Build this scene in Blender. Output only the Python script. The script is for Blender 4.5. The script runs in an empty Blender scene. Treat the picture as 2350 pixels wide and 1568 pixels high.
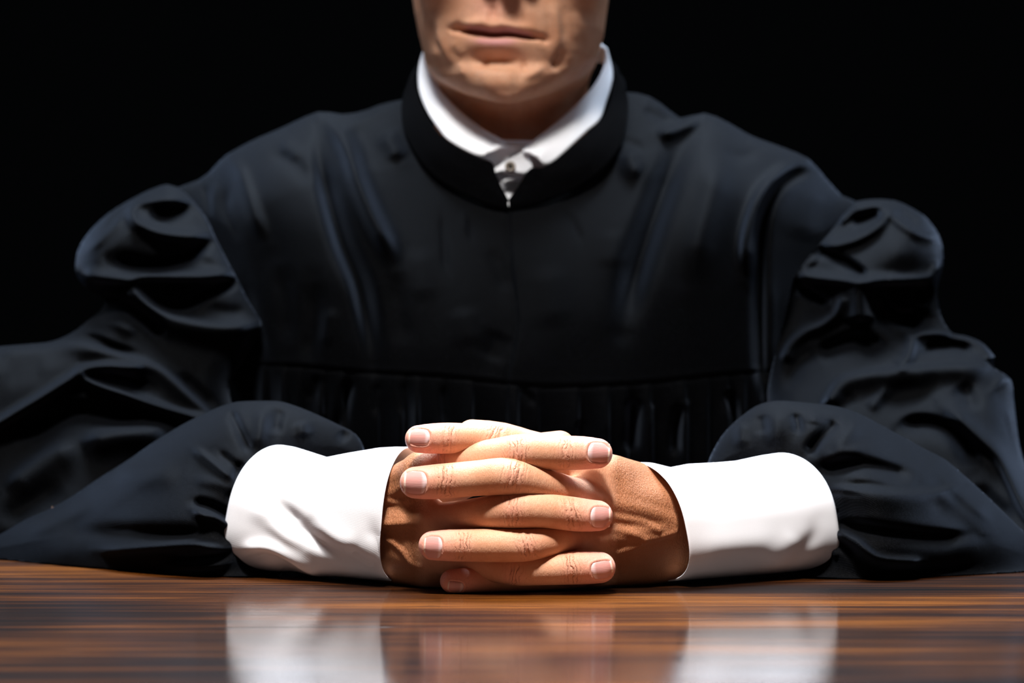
import bpy, math, random
import numpy as np
from mathutils import Vector, Matrix
SC = bpy.context.scene
COL = SC.collection
rng = np.random.default_rng(7)
# ---------------------------------------------------------------- camera model
CAMY, CAMZ, FPX = -1.28, 0.133, 5549.0          # table top is z = 0, the knuckles are at y = 0

def P(px, py, Y):
    """point of the room whose photograph pixel is (px, py) at depth Y (metres)"""
    px = np.asarray(px, float); py = np.asarray(py, float); Y = np.asarray(Y, float)
    d = Y - CAMY
    return np.stack(np.broadcast_arrays((px - 1175) * d / FPX, Y, CAMZ + (784 - py) * d / FPX), -1)

def to_px(co):
    d = co[..., 1] - CAMY
    return 1175 + co[..., 0] * FPX / d, 784 - (co[..., 2] - CAMZ) * FPX / d

# ---------------------------------------------------------------- object helpers
def link(name, me, mat=None, parent=None, smooth=True, sub=0):
    o = bpy.data.objects.new(name, me); COL.objects.link(o)
    if mat is not None and len(me.materials) == 0: me.materials.append(mat)
    if parent is not None: o.parent = parent
    if len(me.polygons):
        me.polygons.foreach_set('use_smooth', np.full(len(me.polygons), bool(smooth)))
    if sub:
        m = o.modifiers.new('sub', 'SUBSURF'); m.levels = sub; m.render_levels = sub
    me.update()
    return o

def mesh_np(name, V, Q, T=None):
    """mesh from numpy quads (and triangles)"""
    V = np.asarray(V, np.float32); Q = np.asarray(Q, np.int32).reshape(-1, 4)
    T = np.zeros((0, 3), np.int32) if T is None else np.asarray(T, np.int32).reshape(-1, 3)
    me = bpy.data.meshes.new(name)
    me.vertices.add(len(V)); me.vertices.foreach_set('co', V.ravel())
    nl = Q.size + T.size; me.loops.add(nl)
    me.loops.foreach_set('vertex_index', np.concatenate([Q.ravel(), T.ravel()]))
    n = len(Q) + len(T); me.polygons.add(n)
    ls = np.concatenate([np.arange(len(Q)) * 4, Q.size + np.arange(len(T)) * 3]).astype(np.int32)
    me.polygons.foreach_set('loop_start', ls)
    me.update(calc_edges=True); me.validate()
    return me

def join_np(parts):
    V = []; Q = []; n = 0
    for v, q in parts:
        V.append(v); Q.append(np.asarray(q) + n); n += len(v)
    return np.concatenate(V), np.concatenate(Q)

def attr(me, name, arr):
    a = me.attributes.new(name, 'FLOAT', 'POINT'); a.data.foreach_set('value', np.asarray(arr, np.float32))

def catmull(pts, n):
    """smooth curve through points, n samples equally spaced by length"""
    p = np.asarray(pts, float)
    if len(p) == 2:
        t = np.linspace(0, 1, n)[:, None]; return p[0] * (1 - t) + p[1] * t
    q = np.vstack([2 * p[0] - p[1], p, 2 * p[-1] - p[-2]])
    out = []
    for i in range(1, len(q) - 2):
        t = np.linspace(0, 1, 24, endpoint=False)[:, None]
        a, b, c, d = q[i - 1], q[i], q[i + 1], q[i + 2]
        out.append(.5 * (2 * b + (c - a) * t + (2 * a - 5 * b + 4 * c - d) * t ** 2 + (3 * b - a - 3 * c + d) * t ** 3))
    out = np.vstack(out + [p[-1:]])
    L = np.r_[0, np.cumsum(np.linalg.norm(np.diff(out, axis=0), axis=1))]
    s = np.linspace(0, L[-1], n)
    return np.stack([np.interp(s, L, out[:, k]) for k in range(p.shape[1])], -1)

def grid_quads(nu, nv, closed_v=False):
    i = np.arange(nu - 1)[:, None]; j = np.arange(nv if closed_v else nv - 1)[None]
    j2 = (j + 1) % nv
    return np.stack(np.broadcast_arrays(i * nv + j, i * nv + j2, (i + 1) * nv + j2, (i + 1) * nv + j), -1).reshape(-1, 4)

# ---------------------------------------------------------------- materials
def mat_new(name):
    m = bpy.data.materials.new(name); m.use_nodes = True
    nt = m.node_tree; b = nt.nodes['Principled BSDF']
    return m, nt, b

def N(nt, t, **kw):
    n = nt.nodes.new(t)
    for k, v in kw.items(): setattr(n, k, v)
    return n

def M(nt, op, a, b=None, c=None, clamp=False):
    n = nt.nodes.new('ShaderNodeMath'); n.operation = op; n.use_clamp = clamp
    for i, v in enumerate((a, b, c)):
        if v is None: continue
        if isinstance(v, (int, float)): n.inputs[i].default_value = v
        else: nt.links.new(v, n.inputs[i])
    return n.outputs[0]

def noise(nt, scale, detail=3, rough=.55, vec=None, stretch=None, dist=0):
    n = nt.nodes.new('ShaderNodeTexNoise'); n.inputs['Scale'].default_value = scale
    n.inputs['Detail'].default_value = detail; n.inputs['Roughness'].default_value = rough
    n.inputs['Distortion'].default_value = dist
    if vec is None:
        tc = nt.nodes.new('ShaderNodeTexCoord'); vec = tc.outputs['Object']
    if stretch:
        mp = nt.nodes.new('ShaderNodeMapping'); mp.inputs['Scale'].default_value = stretch
        nt.links.new(vec, mp.inputs['Vector']); vec = mp.outputs[0]
    nt.links.new(vec, n.inputs['Vector'])
    return n.outputs['Fac']

def ramp(nt, fac, stops):
    r = nt.nodes.new('ShaderNodeValToRGB'); cr = r.color_ramp
    while len(cr.elements) < len(stops): cr.elements.new(.5)
    for e, (p, c) in zip(cr.elements, stops):
        e.position = p; e.color = (*c, 1)
    nt.links.new(fac, r.inputs[0]); return r.outputs[0]

def mix(nt, fac, a, b, mode='MIX'):
    n = nt.nodes.new('ShaderNodeMix'); n.data_type = 'RGBA'; n.blend_type = mode
    if isinstance(fac, (int, float)): n.inputs[0].default_value = fac
    else: nt.links.new(fac, n.inputs[0])
    for i, v in ((6, a), (7, b)):
        if isinstance(v, tuple): n.inputs[i].default_value = (*v, 1)
        else: nt.links.new(v, n.inputs[i])
    return n.outputs[2]

def bump(nt, h, dist, strength=1.0, prev=None):
    b = nt.nodes.new('ShaderNodeBump'); b.inputs['Distance'].default_value = dist
    b.inputs['Strength'].default_value = strength
    nt.links.new(h, b.inputs['Height'])
    if prev is not None: nt.links.new(prev, b.inputs['Normal'])
    return b.outputs[0]

def attrib(nt, name):
    a = nt.nodes.new('ShaderNodeAttribute'); a.attribute_name = name; return a.outputs['Fac']

def fabric(name, base, sheen, tint, rough=.62, twill=True, grain=.00025, spec=.022):
    m, nt, b = mat_new(name)
    n1 = noise(nt, 2600, 2); n2 = noise(nt, 45, 3)
    c = mix(nt, M(nt, 'MULTIPLY', n2, .5), base, tuple(x * 1.5 for x in base))
    c = mix(nt, M(nt, 'MULTIPLY', M(nt, 'SUBTRACT', noise(nt, 1500, 2, .7), .5, clamp=True), 4.0, clamp=True), c, tuple(x * 6 for x in base))
    nt.links.new(c, b.inputs['Base Color'])
    b.inputs['Roughness'].default_value = rough; b.inputs['Specular IOR Level'].default_value = spec
    b.inputs['Sheen Weight'].default_value = sheen; b.inputs['Sheen Roughness'].default_value = .34
    b.inputs['Sheen Tint'].default_value = (*tint, 1)
    h = n1
    if twill:
        tc = nt.nodes.new('ShaderNodeTexCoord'); w = nt.nodes.new('ShaderNodeTexWave')
        w.bands_direction = 'DIAGONAL'; w.inputs['Scale'].default_value = 420; w.inputs['Distortion'].default_value = 1.5
        w.inputs['Detail'].default_value = 1; nt.links.new(tc.outputs['Object'], w.inputs['Vector'])
        h = M(nt, 'ADD', M(nt, 'MULTIPLY', w.outputs['Fac'], .35), n1)
    nb = bump(nt, h, grain, .8)
    nt.links.new(nb, b.inputs['Normal'])
    return m
# ---------------------------------------------------------------- signed distance sculpting (millimetres)
class Field:
    def __init__(s, lo, hi, h):
        s.lo = np.array(lo, float); s.h = h
        s.n = np.ceil((np.array(hi, float) - s.lo) / h).astype(int) + 1
        s.F = np.full(s.n, 60.0, np.float32)
        s.ax = [s.lo[k] + h * np.arange(s.n[k]) for k in range(3)]
    def box(s, lo, hi):
        a = np.clip(np.floor((np.array(lo) - s.lo) / s.h).astype(int), 0, s.n)
        b = np.clip(np.ceil((np.array(hi) - s.lo) / s.h).astype(int) + 1, 0, s.n)
        sl = tuple(slice(a[k], b[k]) for k in range(3))
        X = s.ax[0][sl[0]][:, None, None]; Y = s.ax[1][sl[1]][None, :, None]; Z = s.ax[2][sl[2]][None, None, :]
        return sl, X, Y, Z
    def union(s, sl, d, k):
        f = s.F[sl]
        if k > 0:
            h = np.maximum(k - np.abs(f - d), 0) / k
            s.F[sl] = np.minimum(f, d) - h * h * k * .25
        else: s.F[sl] = np.minimum(f, d)
    def chain(s, pts, rad, k=3.0, n=16, pad=7):
        """smooth tube through pts with changing radius"""
        pr = catmull(np.c_[np.asarray(pts, float), np.asarray(rad, float)], n)
        p = pr[:, :3]; r = pr[:, 3]; R = r.max() + pad + k
        sl, X, Y, Z = s.box(p.min(0) - R, p.max(0) + R)
        D = np.full(s.F[sl].shape, 60.0, np.float32)
        sub0 = [s.ax[q][sl[q]] for q in range(3)]
        for i in range(len(p) - 1):
            a, b = p[i], p[i + 1]; R = max(r[i], r[i + 1]) + pad + k
            lo = np.minimum(a, b) - R; hi = np.maximum(a, b) + R
            ss = tuple(slice(*np.searchsorted(sub0[q], (lo[q], hi[q]))) for q in range(3))
            x = sub0[0][ss[0]][:, None, None] - a[0]; y = sub0[1][ss[1]][None, :, None] - a[1]; z = sub0[2][ss[2]][None, None, :] - a[2]
            v = b - a; t = np.clip((x * v[0] + y * v[1] + z * v[2]) / (v @ v), 0, 1)
            d = np.sqrt((x - t * v[0]) ** 2 + (y - t * v[1]) ** 2 + (z - t * v[2]) ** 2) - (r[i] + t * (r[i + 1] - r[i]))
            D[ss] = np.minimum(D[ss], d)
        s.union(sl, D, k)
    def ellipsoid(s, c, rad, k=3.0, sign=1):
        c = np.array(c, float); rad = np.array(rad, float)
        sl, X, Y, Z = s.box(c - rad - 8 - k, c + rad + 8 + k)
        q = np.sqrt(((X - c[0]) / rad[0]) ** 2 + ((Y - c[1]) / rad[1]) ** 2 + ((Z - c[2]) / rad[2]) ** 2)
        g = np.sqrt(((X - c[0]) / rad[0] ** 2) ** 2 + ((Y - c[1]) / rad[1] ** 2) ** 2 + ((Z - c[2]) / rad[2] ** 2) ** 2) + 1e-9
        d = q * (q - 1) / g
        if sign > 0: s.union(sl, d, k)
        else:
            f = s.F[sl]; d = -d; h = np.maximum(k - np.abs(f - d), 0) / k
            s.F[sl] = np.maximum(f, d) + h * h * k * .25
    def sample(s, p):
        q = (p - s.lo) / s.h; i = np.clip(np.floor(q).astype(int), 0, s.n - 2); f = q - i
        out = 0
        for a in (0, 1):
            for b in (0, 1):
                for c in (0, 1):
                    w = (f[:, 0] if a else 1 - f[:, 0]) * (f[:, 1] if b else 1 - f[:, 1]) * (f[:, 2] if c else 1 - f[:, 2])
                    out = out + w * s.F[i[:, 0] + a, i[:, 1] + b, i[:, 2] + c]
        return out
    def trace(s, px, py, y0, y1):
        """first surface depth met by the sight lines of the given pixels (mm)"""
        ys = np.arange(y0, y1, .4); best = np.full(len(px), np.nan)
        for y in ys:
            v = s.sample(P(px, py, y / 1000) * 1000)
            hit = (v <= 0) & np.isnan(best); best[hit] = y
        return best
    def mesh(s):
        """surface nets; returns verts (mm) and quads"""
        F = s.F; S = F < 0; n = F.shape
        c = [F[i:n[0] - 1 + i, j:n[1] - 1 + j, k:n[2] - 1 + k] for i in (0, 1) for j in (0, 1) for k in (0, 1)]
        m = np.zeros(c[0].shape, np.int8)
        for q in c: m += (q < 0)
        act = (m > 0) & (m < 8)
        idx = np.full(act.shape, -1, np.int64); I = np.argwhere(act); idx[act] = np.arange(len(I))
        cv = np.stack([q[act] for q in c], -1)
        corner = np.array([(i, j, k) for i in (0, 1) for j in (0, 1) for k in (0, 1)], float)
        acc = np.zeros((len(I), 3)); cnt = np.zeros(len(I))
        for a in range(8):
            for b in range(a + 1, 8):
                if np.abs(corner[a] - corner[b]).sum() != 1: continue
                fa, fb = cv[:, a], cv[:, b]; x = (fa < 0) != (fb < 0)
                t = np.where(x, fa / np.where(x, fa - fb, 1), 0)
                acc += np.where(x[:, None], corner[a] + t[:, None] * (corner[b] - corner[a]), 0); cnt += x
        V = s.lo + s.h * (I + acc / cnt[:, None])
        Q = []
        for ax in range(3):
            sa = [slice(None)] * 3; sb = [slice(None)] * 3; sa[ax] = slice(0, -1); sb[ax] = slice(1, None)
            A = S[tuple(sa)]; B = S[tuple(sb)]
            E = np.argwhere(A != B); u, v = [(1, 2), (2, 0), (0, 1)][ax]
            ok = (E[:, u] > 0) & (E[:, v] > 0) & (E[:, u] < n[u] - 1) & (E[:, v] < n[v] - 1)
            E = E[ok]; inside = A[tuple(E.T)]
            def cell(du, dv):
                e = E.copy(); e[:, u] -= du; e[:, v] -= dv; return idx[tuple(e.T)]
            q = np.stack([cell(1, 1), cell(0, 1), cell(0, 0), cell(1, 0)], -1)
            q[~inside] = q[~inside][:, ::-1]
            Q.append(q[(q >= 0).all(1)])
        return V, np.concatenate(Q)

def vnormals(V, Q):
    a, b, c, d = (V[Q[:, k]] for k in range(4))
    n = np.cross(c - a, d - b); N_ = np.zeros_like(V)
    for k in range(4): np.add.at(N_, Q[:, k], n)
    return N_ / (np.linalg.norm(N_, axis=1, keepdims=True) + 1e-12)

# ---------------------------------------------------------------- cloth pieces
def poly_dist(x, y, poly):
    """distance to the outline, inside mask, nearest outline point"""
    p = np.asarray(poly, float); q = np.roll(p, -1, 0)
    best = np.full(x.shape, 1e18); ins = np.zeros(x.shape, bool); nx = np.zeros(x.shape); ny = np.zeros(x.shape)
    for (ax, ay), (bx, by) in zip(p, q):
        dx, dy = bx - ax, by - ay; L = dx * dx + dy * dy
        if L < 1e-9: continue
        t = np.clip(((x - ax) * dx + (y - ay) * dy) / L, 0, 1)
        cx, cy = ax + t * dx, ay + t * dy; d = (x - cx) ** 2 + (y - cy) ** 2
        m = d < best; best[m] = d[m]; nx[m] = cx[m]; ny[m] = cy[m]
        cr = ((ay > y) != (by > y)); xi = ax + (y - ay) * dx / (dy if abs(dy) > 1e-9 else 1e-9)
        ins ^= cr & (x < xi)
    return np.sqrt(best), ins, nx, ny

def stroke(x, y, pts, amp, wa, wb=None, taper=.3):
    """ridge (amp>0) or furrow (amp<0) along a curve; wa = width on its upper/left side, wb on the other"""
    wb = wa if wb is None else wb
    c = catmull(pts, max(8, 6 * len(pts)))
    best = np.full(x.shape, 1e18); T = np.zeros(x.shape); S = np.zeros(x.shape)
    n = len(c) - 1
    R = 3 * max(wa, wb); lo = c.min(0) - R; hi = c.max(0) + R
    m0 = (x > lo[0]) & (x < hi[0]) & (y > lo[1]) & (y < hi[1])
    out = np.zeros(x.shape)
    if not m0.any(): return out
    xs, ys = x[m0], y[m0]; bd = np.full(xs.shape, 1e18); tt = np.zeros(xs.shape); sd = np.zeros(xs.shape)
    for i in range(n):
        ax, ay = c[i]; dx, dy = c[i + 1] - c[i]; L = dx * dx + dy * dy + 1e-12
        t = np.clip(((xs - ax) * dx + (ys - ay) * dy) / L, 0, 1)
        d = (xs - ax - t * dx) ** 2 + (ys - ay - t * dy) ** 2
        k = d < bd; bd[k] = d[k]; tt[k] = (i + t[k]) / n; sd[k] = (dx * (ys - ay) - dy * (xs - ax))[k]
    w = np.where(sd > 0, wb, wa); pr = np.exp(-bd / w ** 2)
    e = np.clip(np.minimum(tt, 1 - tt) / max(taper, 1e-3), 0, 1); e = .15 + .85 * e * e * (3 - 2 * e)
    out[m0] = amp * pr * e
    return out

def tps(ctrl):
    """thin-plate surface through (px, py, value)"""
    c = np.asarray(ctrl, float); p = c[:, :2] / 1000
    def U(r2): return np.where(r2 > 0, .5 * r2 * np.log(r2 + 1e-12), 0)
    n = len(c); K = U(((p[:, None] - p[None]) ** 2).sum(-1)) + 1e-4 * np.eye(n); Pm = np.c_[np.ones(n), p]
    A = np.zeros((n + 3, n + 3)); A[:n, :n] = K; A[:n, n:] = Pm; A[n:, :n] = Pm.T
    s = np.linalg.solve(A, np.r_[c[:, 2], 0, 0, 0])
    def f(x, y):
        x = np.asarray(x, float) / 1000; y = np.asarray(y, float) / 1000
        o = s[n] + s[n + 1] * x + s[n + 2] * y
        for i in range(n): o = o + s[i] * U((x - p[i, 0]) ** 2 + (y - p[i, 1]) ** 2)
        return o
    return f

def cloth(poly, mid, surf, R, strokes, step=3.5, back=.05, smooth_poly=6, extra=None, edge=True, fade=26, wr=None, soft=3, zmin=.0006):
    """stuffed piece of garment: outline, mid-depth, front depth, folds; returns verts(m), quads, info"""
    pl = catmull(list(poly) + [poly[0]], smooth_poly * len(poly))[:-1] if smooth_poly else np.asarray(poly, float)
    x0, y0 = pl.min(0) - step; x1, y1 = pl.max(0) + step
    gx = np.arange(x0, x1 + step, step); gy = np.arange(y0, y1 + step, step)
    X, Y = np.meshgrid(gx, gy, indexing='ij')
    d, ins, nx, ny = poly_dist(X, Y, pl)
    cell = ins[:-1, :-1] | ins[1:, :-1] | ins[:-1, 1:] | ins[1:, 1:]
    used = np.zeros(X.shape, bool)
    used[:-1, :-1] |= cell; used[1:, :-1] |= cell; used[:-1, 1:] |= cell; used[1:, 1:] |= cell
    snap = used & (~ins | (d < step * .35))
    X = np.where(snap, nx, X); Y = np.where(snap, ny, Y); d = np.where(snap, 0, d)
    fm, fs = tps(mid), tps(surf)
    ym, ys = fm(X, Y), fs(X, Y)
    t = np.clip(d / R, 0, 1); e = np.sqrt(1 - (1 - t) ** 2)
    H = np.zeros(X.shape)
    for s in strokes: H += stroke(X, Y, *s)
    if extra is not None: H += extra(X, Y)
    # soft random crumple
    if wr:
        for k in range(wr[1]):
            a = rng.uniform(0, 2 * np.pi); f = rng.uniform(.012, .03); ph = rng.uniform(0, 6.28)
            H += wr[0] * np.sin(f * (X * np.cos(a) + Y * np.sin(a)) + ph + 1.5 * np.sin(f * .7 * (X * np.sin(a) - Y * np.cos(a)) + ph)) / wr[1]
    # two passes of gentle smoothing
    for _ in range(soft):
        Hp = np.pad(H, 1, mode='edge')
        H = (4 * H + Hp[2:, 1:-1] + Hp[:-2, 1:-1] + Hp[1:-1, 2:] + Hp[1:-1, :-2]) / 8
    ef = np.clip(d / fade, 0, 1); ef = np.sqrt(1 - (1 - ef) ** 2)
    yf = ym * (1 - e) + ys * e - H * ef / 1000
    yb = ym + back * e
    idx = np.full(X.shape, -1); idx[used] = np.arange(used.sum())
    Vf = P(X[used], Y[used], yf[used]); Vb = P(X[used], Y[used], yb[used])
    zb = zmin; Vf[:, 2] = np.maximum(Vf[:, 2], zb); Vb[:, 2] = np.maximum(Vb[:, 2], zb)
    ci = np.argwhere(cell); i, j = ci[:, 0], ci[:, 1]
    Q = np.stack([idx[i, j], idx[i, j + 1], idx[i + 1, j + 1], idx[i + 1, j]], -1)
    n = used.sum(); sn = snap[used]
    mapb = np.where(sn, np.arange(n), np.arange(n) + n)
    Qb = mapb[Q][:, ::-1]
    V = np.concatenate([Vf, Vb]); Qa = np.concatenate([Q, Qb])
    cen = np.c_[X[i, j] + step / 2, Y[i, j] + step / 2]
    def depth(px, py):
        I = np.clip(((np.asarray(px) - x0) / step).round().astype(int), 0, X.shape[0] - 1)
        J = np.clip(((np.asarray(py) - y0) / step).round().astype(int), 0, X.shape[1] - 1)
        return yf[I, J]
    return V, Qa, dict(nf=len(Q), cen=cen, depth=depth)

def compact(V, Q):
    u, inv = np.unique(Q.ravel(), return_inverse=True)
    return V[u], inv.reshape(Q.shape)
# ---------------------------------------------------------------- materials of the scene
robe_cloth = fabric('robe_cloth', (.0009, .0010, .0013), .105, (.50, .62, .85))
velvet = fabric('collar_velvet', (.0008, .0008, .001), .005, (.6, .7, .9), rough=.95, twill=False, spec=.02)

def shirt_mat():
    m, nt, b = mat_new('white_cotton')
    b.inputs['Base Color'].default_value = (.87, .87, .91, 1); b.inputs['Roughness'].default_value = .85
    b.inputs['Specular IOR Level'].default_value = .2
    tc = nt.nodes.new('ShaderNodeTexCoord'); w = nt.nodes.new('ShaderNodeTexWave')
    w.bands_direction = 'DIAGONAL'; w.inputs['Scale'].default_value = 650; w.inputs['Distortion'].default_value = .6
    nt.links.new(tc.outputs['Object'], w.inputs['Vector'])
    nt.links.new(bump(nt, M(nt, 'ADD', M(nt, 'MULTIPLY', w.outputs['Fac'], .3), noise(nt, 2600, 2)), .00008, .5), b.inputs['Normal'])
    return m
white_cotton = shirt_mat()

def skin_mat():
    m, nt, b = mat_new('tanned_skin')
    lip, pink, hair, ws, wm, dor = (attrib(nt, k) for k in ('lip', 'pink', 'stubble', 'ws', 'wm', 'dorsum'))
    n1 = noise(nt, 60, 4); n2 = noise(nt, 400, 3)
    c = ramp(nt, n1, [(.3, (.58, .275, .155)), (.52, (.66, .35, .215)), (.75, (.70, .40, .26))])
    c = mix(nt, M(nt, 'MULTIPLY', n2, .35), c, (.50, .20, .10))
    c = mix(nt, M(nt, 'MULTIPLY', dor, .85), c, (.36, .135, .055))  # tan on the hand backs, with their weaker slanting light put into it
    c = mix(nt, M(nt, 'MULTIPLY', pink, .95), c, (.75, .335, .26))
    c = mix(nt, lip, c, (.60, .27, .25))
    c = mix(nt, M(nt, 'MULTIPLY', hair, M(nt, 'GREATER_THAN', noise(nt, 1500, 1), .60)), c, (.33, .20, .14))
    # creases across the finger joints
    wobble = M(nt, 'MULTIPLY', M(nt, 'SUBTRACT', noise(nt, 190, 3, .6, stretch=(1, 1, .45)), .5), 9.0)
    ph = M(nt, 'ADD', M(nt, 'MULTIPLY', ws, 1.45), wobble)
    cr = M(nt, 'POWER', M(nt, 'ABSOLUTE', M(nt, 'SINE', ph)), .5)
    brk = M(nt, 'MULTIPLY', M(nt, 'SUBTRACT', noise(nt, 230, 2), .36, clamp=True), 4.0, clamp=True)
    crease = M(nt, 'MULTIPLY', M(nt, 'SUBTRACT', 1.0, cr), M(nt, 'MULTIPLY', wm, brk))
    c = mix(nt, M(nt, 'MULTIPLY', crease, .42), c, (.34, .115, .05))
    nt.links.new(c, b.inputs['Base Color'])
    fine = noise(nt, 1500, 3, .6, stretch=(1.0, 1.0, .28), dist=.6)
    pores = noise(nt, 2200, 2)
    nb = bump(nt, crease, -.0009, .9)
    nb = bump(nt, M(nt, 'MULTIPLY', fine, M(nt, 'ADD', M(nt, 'MULTIPLY', dor, 1.0), .35)), .0009, .9, nb)
    nb = bump(nt, pores, .00012, .6, nb)
    nt.links.new(nb, b.inputs['Normal'])
    b.inputs['Roughness'].default_value = .5; b.inputs['Specular IOR Level'].default_value = .22
    b.inputs['Subsurface Weight'].default_value = .12; b.inputs['Subsurface Scale'].default_value = .002
    b.inputs['Subsurface Radius'].default_value = (1.0, .35, .18)
    return m
skin = skin_mat()

def nail_mat():
    m, nt, b = mat_new('fingernail')
    u = attrib(nt, 'u')
    c = ramp(nt, u, [(0.0, (.80, .58, .56)), (.16, (.78, .54, .53)), (.27, (.62, .31, .28)), (.9, (.60, .28, .245)), (.94, (.84, .62, .52)), (1.0, (.80, .58, .48))])
    nt.links.new(c, b.inputs['Base Color']); b.inputs['Roughness'].default_value = .3
    b.inputs['Subsurface Weight'].default_value = .15; b.inputs['Subsurface Scale'].default_value = .002
    st = noise(nt, 500, 2, stretch=(.15, 1, 2.5))
    nt.links.new(bump(nt, st, .0002, .4), b.inputs['Normal'])
    return m
nail = nail_mat()

def wood_mat():
    m, nt, b = mat_new('dark_stained_wood')
    tc = nt.nodes.new('ShaderNodeTexCoord'); ob = tc.outputs['Object']
    big = noise(nt, 1, 3, .5, ob, (1.3, 14, 1), .3)
    mid = noise(nt, 1, 4, .6, ob, (5, 95, 1), .5)
    fine = noise(nt, 1, 4, .65, ob, (14, 620, 1), .2)
    patch = noise(nt, 1, 2, .5, ob, (3.2, 5, 1), 0)
    f = M(nt, 'ADD', M(nt, 'MULTIPLY', big, .5), M(nt, 'ADD', M(nt, 'MULTIPLY', mid, .42), M(nt, 'MULTIPLY', fine, .22)))
    f = M(nt, 'ADD', f, M(nt, 'MULTIPLY', M(nt, 'SUBTRACT', patch, .5), .35))
    c = ramp(nt, f, [(.43, (.0022, .0008, .0004)), (.52, (.014, .0036, .0007)), (.60, (.052, .0140, .0019)), (.70, (.16, .048, .0055))])
    pores = M(nt, 'LESS_THAN', noise(nt, 1, 3, .6, ob, (40, 1500, 1)), .40)
    c = mix(nt, M(nt, 'MULTIPLY', pores, .7), c, (.010, .004, .002))
    nt.links.new(c, b.inputs['Base Color'])
    b.inputs['Specular IOR Level'].default_value = .06
    b.inputs['Coat Weight'].default_value = .72; b.inputs['Coat Roughness'].default_value = .085; b.inputs['Coat IOR'].default_value = 1.5
    rg = M(nt, 'ADD', M(nt, 'MULTIPLY', mid, .25), .5); nt.links.new(rg, b.inputs['Roughness'])
    h = M(nt, 'ADD', M(nt, 'MULTIPLY', noise(nt, 1, 3, .6, ob, (6, 260, 1)), .6), M(nt, 'MULTIPLY', mid, .6))
    nbm = bump(nt, h, .0002, .3)
    nt.links.new(nbm, b.inputs['Normal'])
    hc = noise(nt, 1, 2, .5, ob, (5, 1300, 1)); cn = bump(nt, h, .00006, .5)
    nt.links.new(bump(nt, hc, .000035, .8, cn), b.inputs['Coat Normal'])
    return m
wood = wood_mat()

def plain(name, c, rough=.8, spec=.3):
    m, nt, b = mat_new(name); n = noise(nt, 30, 3)
    nt.links.new(mix(nt, n, c, tuple(x * .7 for x in c)), b.inputs['Base Color'])
    b.inputs['Roughness'].default_value = rough; b.inputs['Specular IOR Level'].default_value = spec
    return m
# ---------------------------------------------------------------- the clasped hands
def W3(p):   # (px, py, Ymm, r) list -> mm points and radii
    a = np.asarray(p, float)
    return P(a[:, 0], a[:, 1], a[:, 2] / 1000) * 1000, a[:, 3]

HAND_R = dict(   # hand on the right of the picture, fingertips pointing left
 fingers=[
  [(961,1008,-2,7.3),(990,1007,-3,8.0),(1030,1006,-2,8.2),(1085,1008,3,8.3),(1135,1011,9,9.3),(1215,1026,17,8.9),(1300,1052,21,9.6),(1350,1080,22,11)],
  [(954,1108,-8,8.4),(985,1107,-10,9.0),(1022,1104,-11,9.2),(1095,1098,-14,9.3),(1168,1094,-15,9.8),(1235,1110,-8,8.9),(1305,1132,5,9.0),(1350,1146,17,10),(1375,1150,24,11)],
  [(994,1252,-8,7.7),(1025,1252,-10,8.3),(1060,1252,-11,8.5),(1130,1252,-13,8.8),(1205,1251,-13,8.8),(1265,1243,-6,8.2),(1330,1238,11,8.6),(1385,1232,25,11)],
  [(1037,1334,-3,6.3),(1060,1333,-2,6.6),(1090,1332,0,6.8),(1140,1330,4,7),(1190,1328,8,7.8),(1260,1325,14,8),(1320,1312,20,9),(1370,1302,26,10)]],
 thumb=[(1084,1001,35,9),(1110,1005,37,9.6),(1160,1014,42,10),(1250,1045,50,10.5),(1340,1085,56,12),(1430,1150,66,14)],
 palm=[[(1350,1080,22,11),(1400,1090,26,11.2),(1450,1108,42,12),(1600,1150,80,13)],
       [(1375,1150,23,11),(1430,1155,25,12),(1490,1162,34,12.5),(1600,1170,58,14)],
       [(1385,1232,24,11),(1430,1230,25,12),(1490,1226,34,12.5),(1600,1215,56,14)],
       [(1370,1302,26,10),(1430,1296,34,11.5),(1490,1288,44,13),(1600,1265,66,15)],
       [(1400,1250,50,15),(1520,1240,74,18),(1700,1200,105,20)]],
 veins=[[(1405,1185),(1440,1192),(1475,1200),(1510,1218)],[(1420,1268),(1455,1256),(1480,1240),(1515,1232),(1548,1222)],[(1405,1215),(1440,1222),(1480,1238)]],
 tendons=[[(1375,1150),(1450,1165),(1540,1195)],[(1385,1232),(1450,1225),(1540,1212)]],
 box=((940-45,1395+335),))
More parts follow.
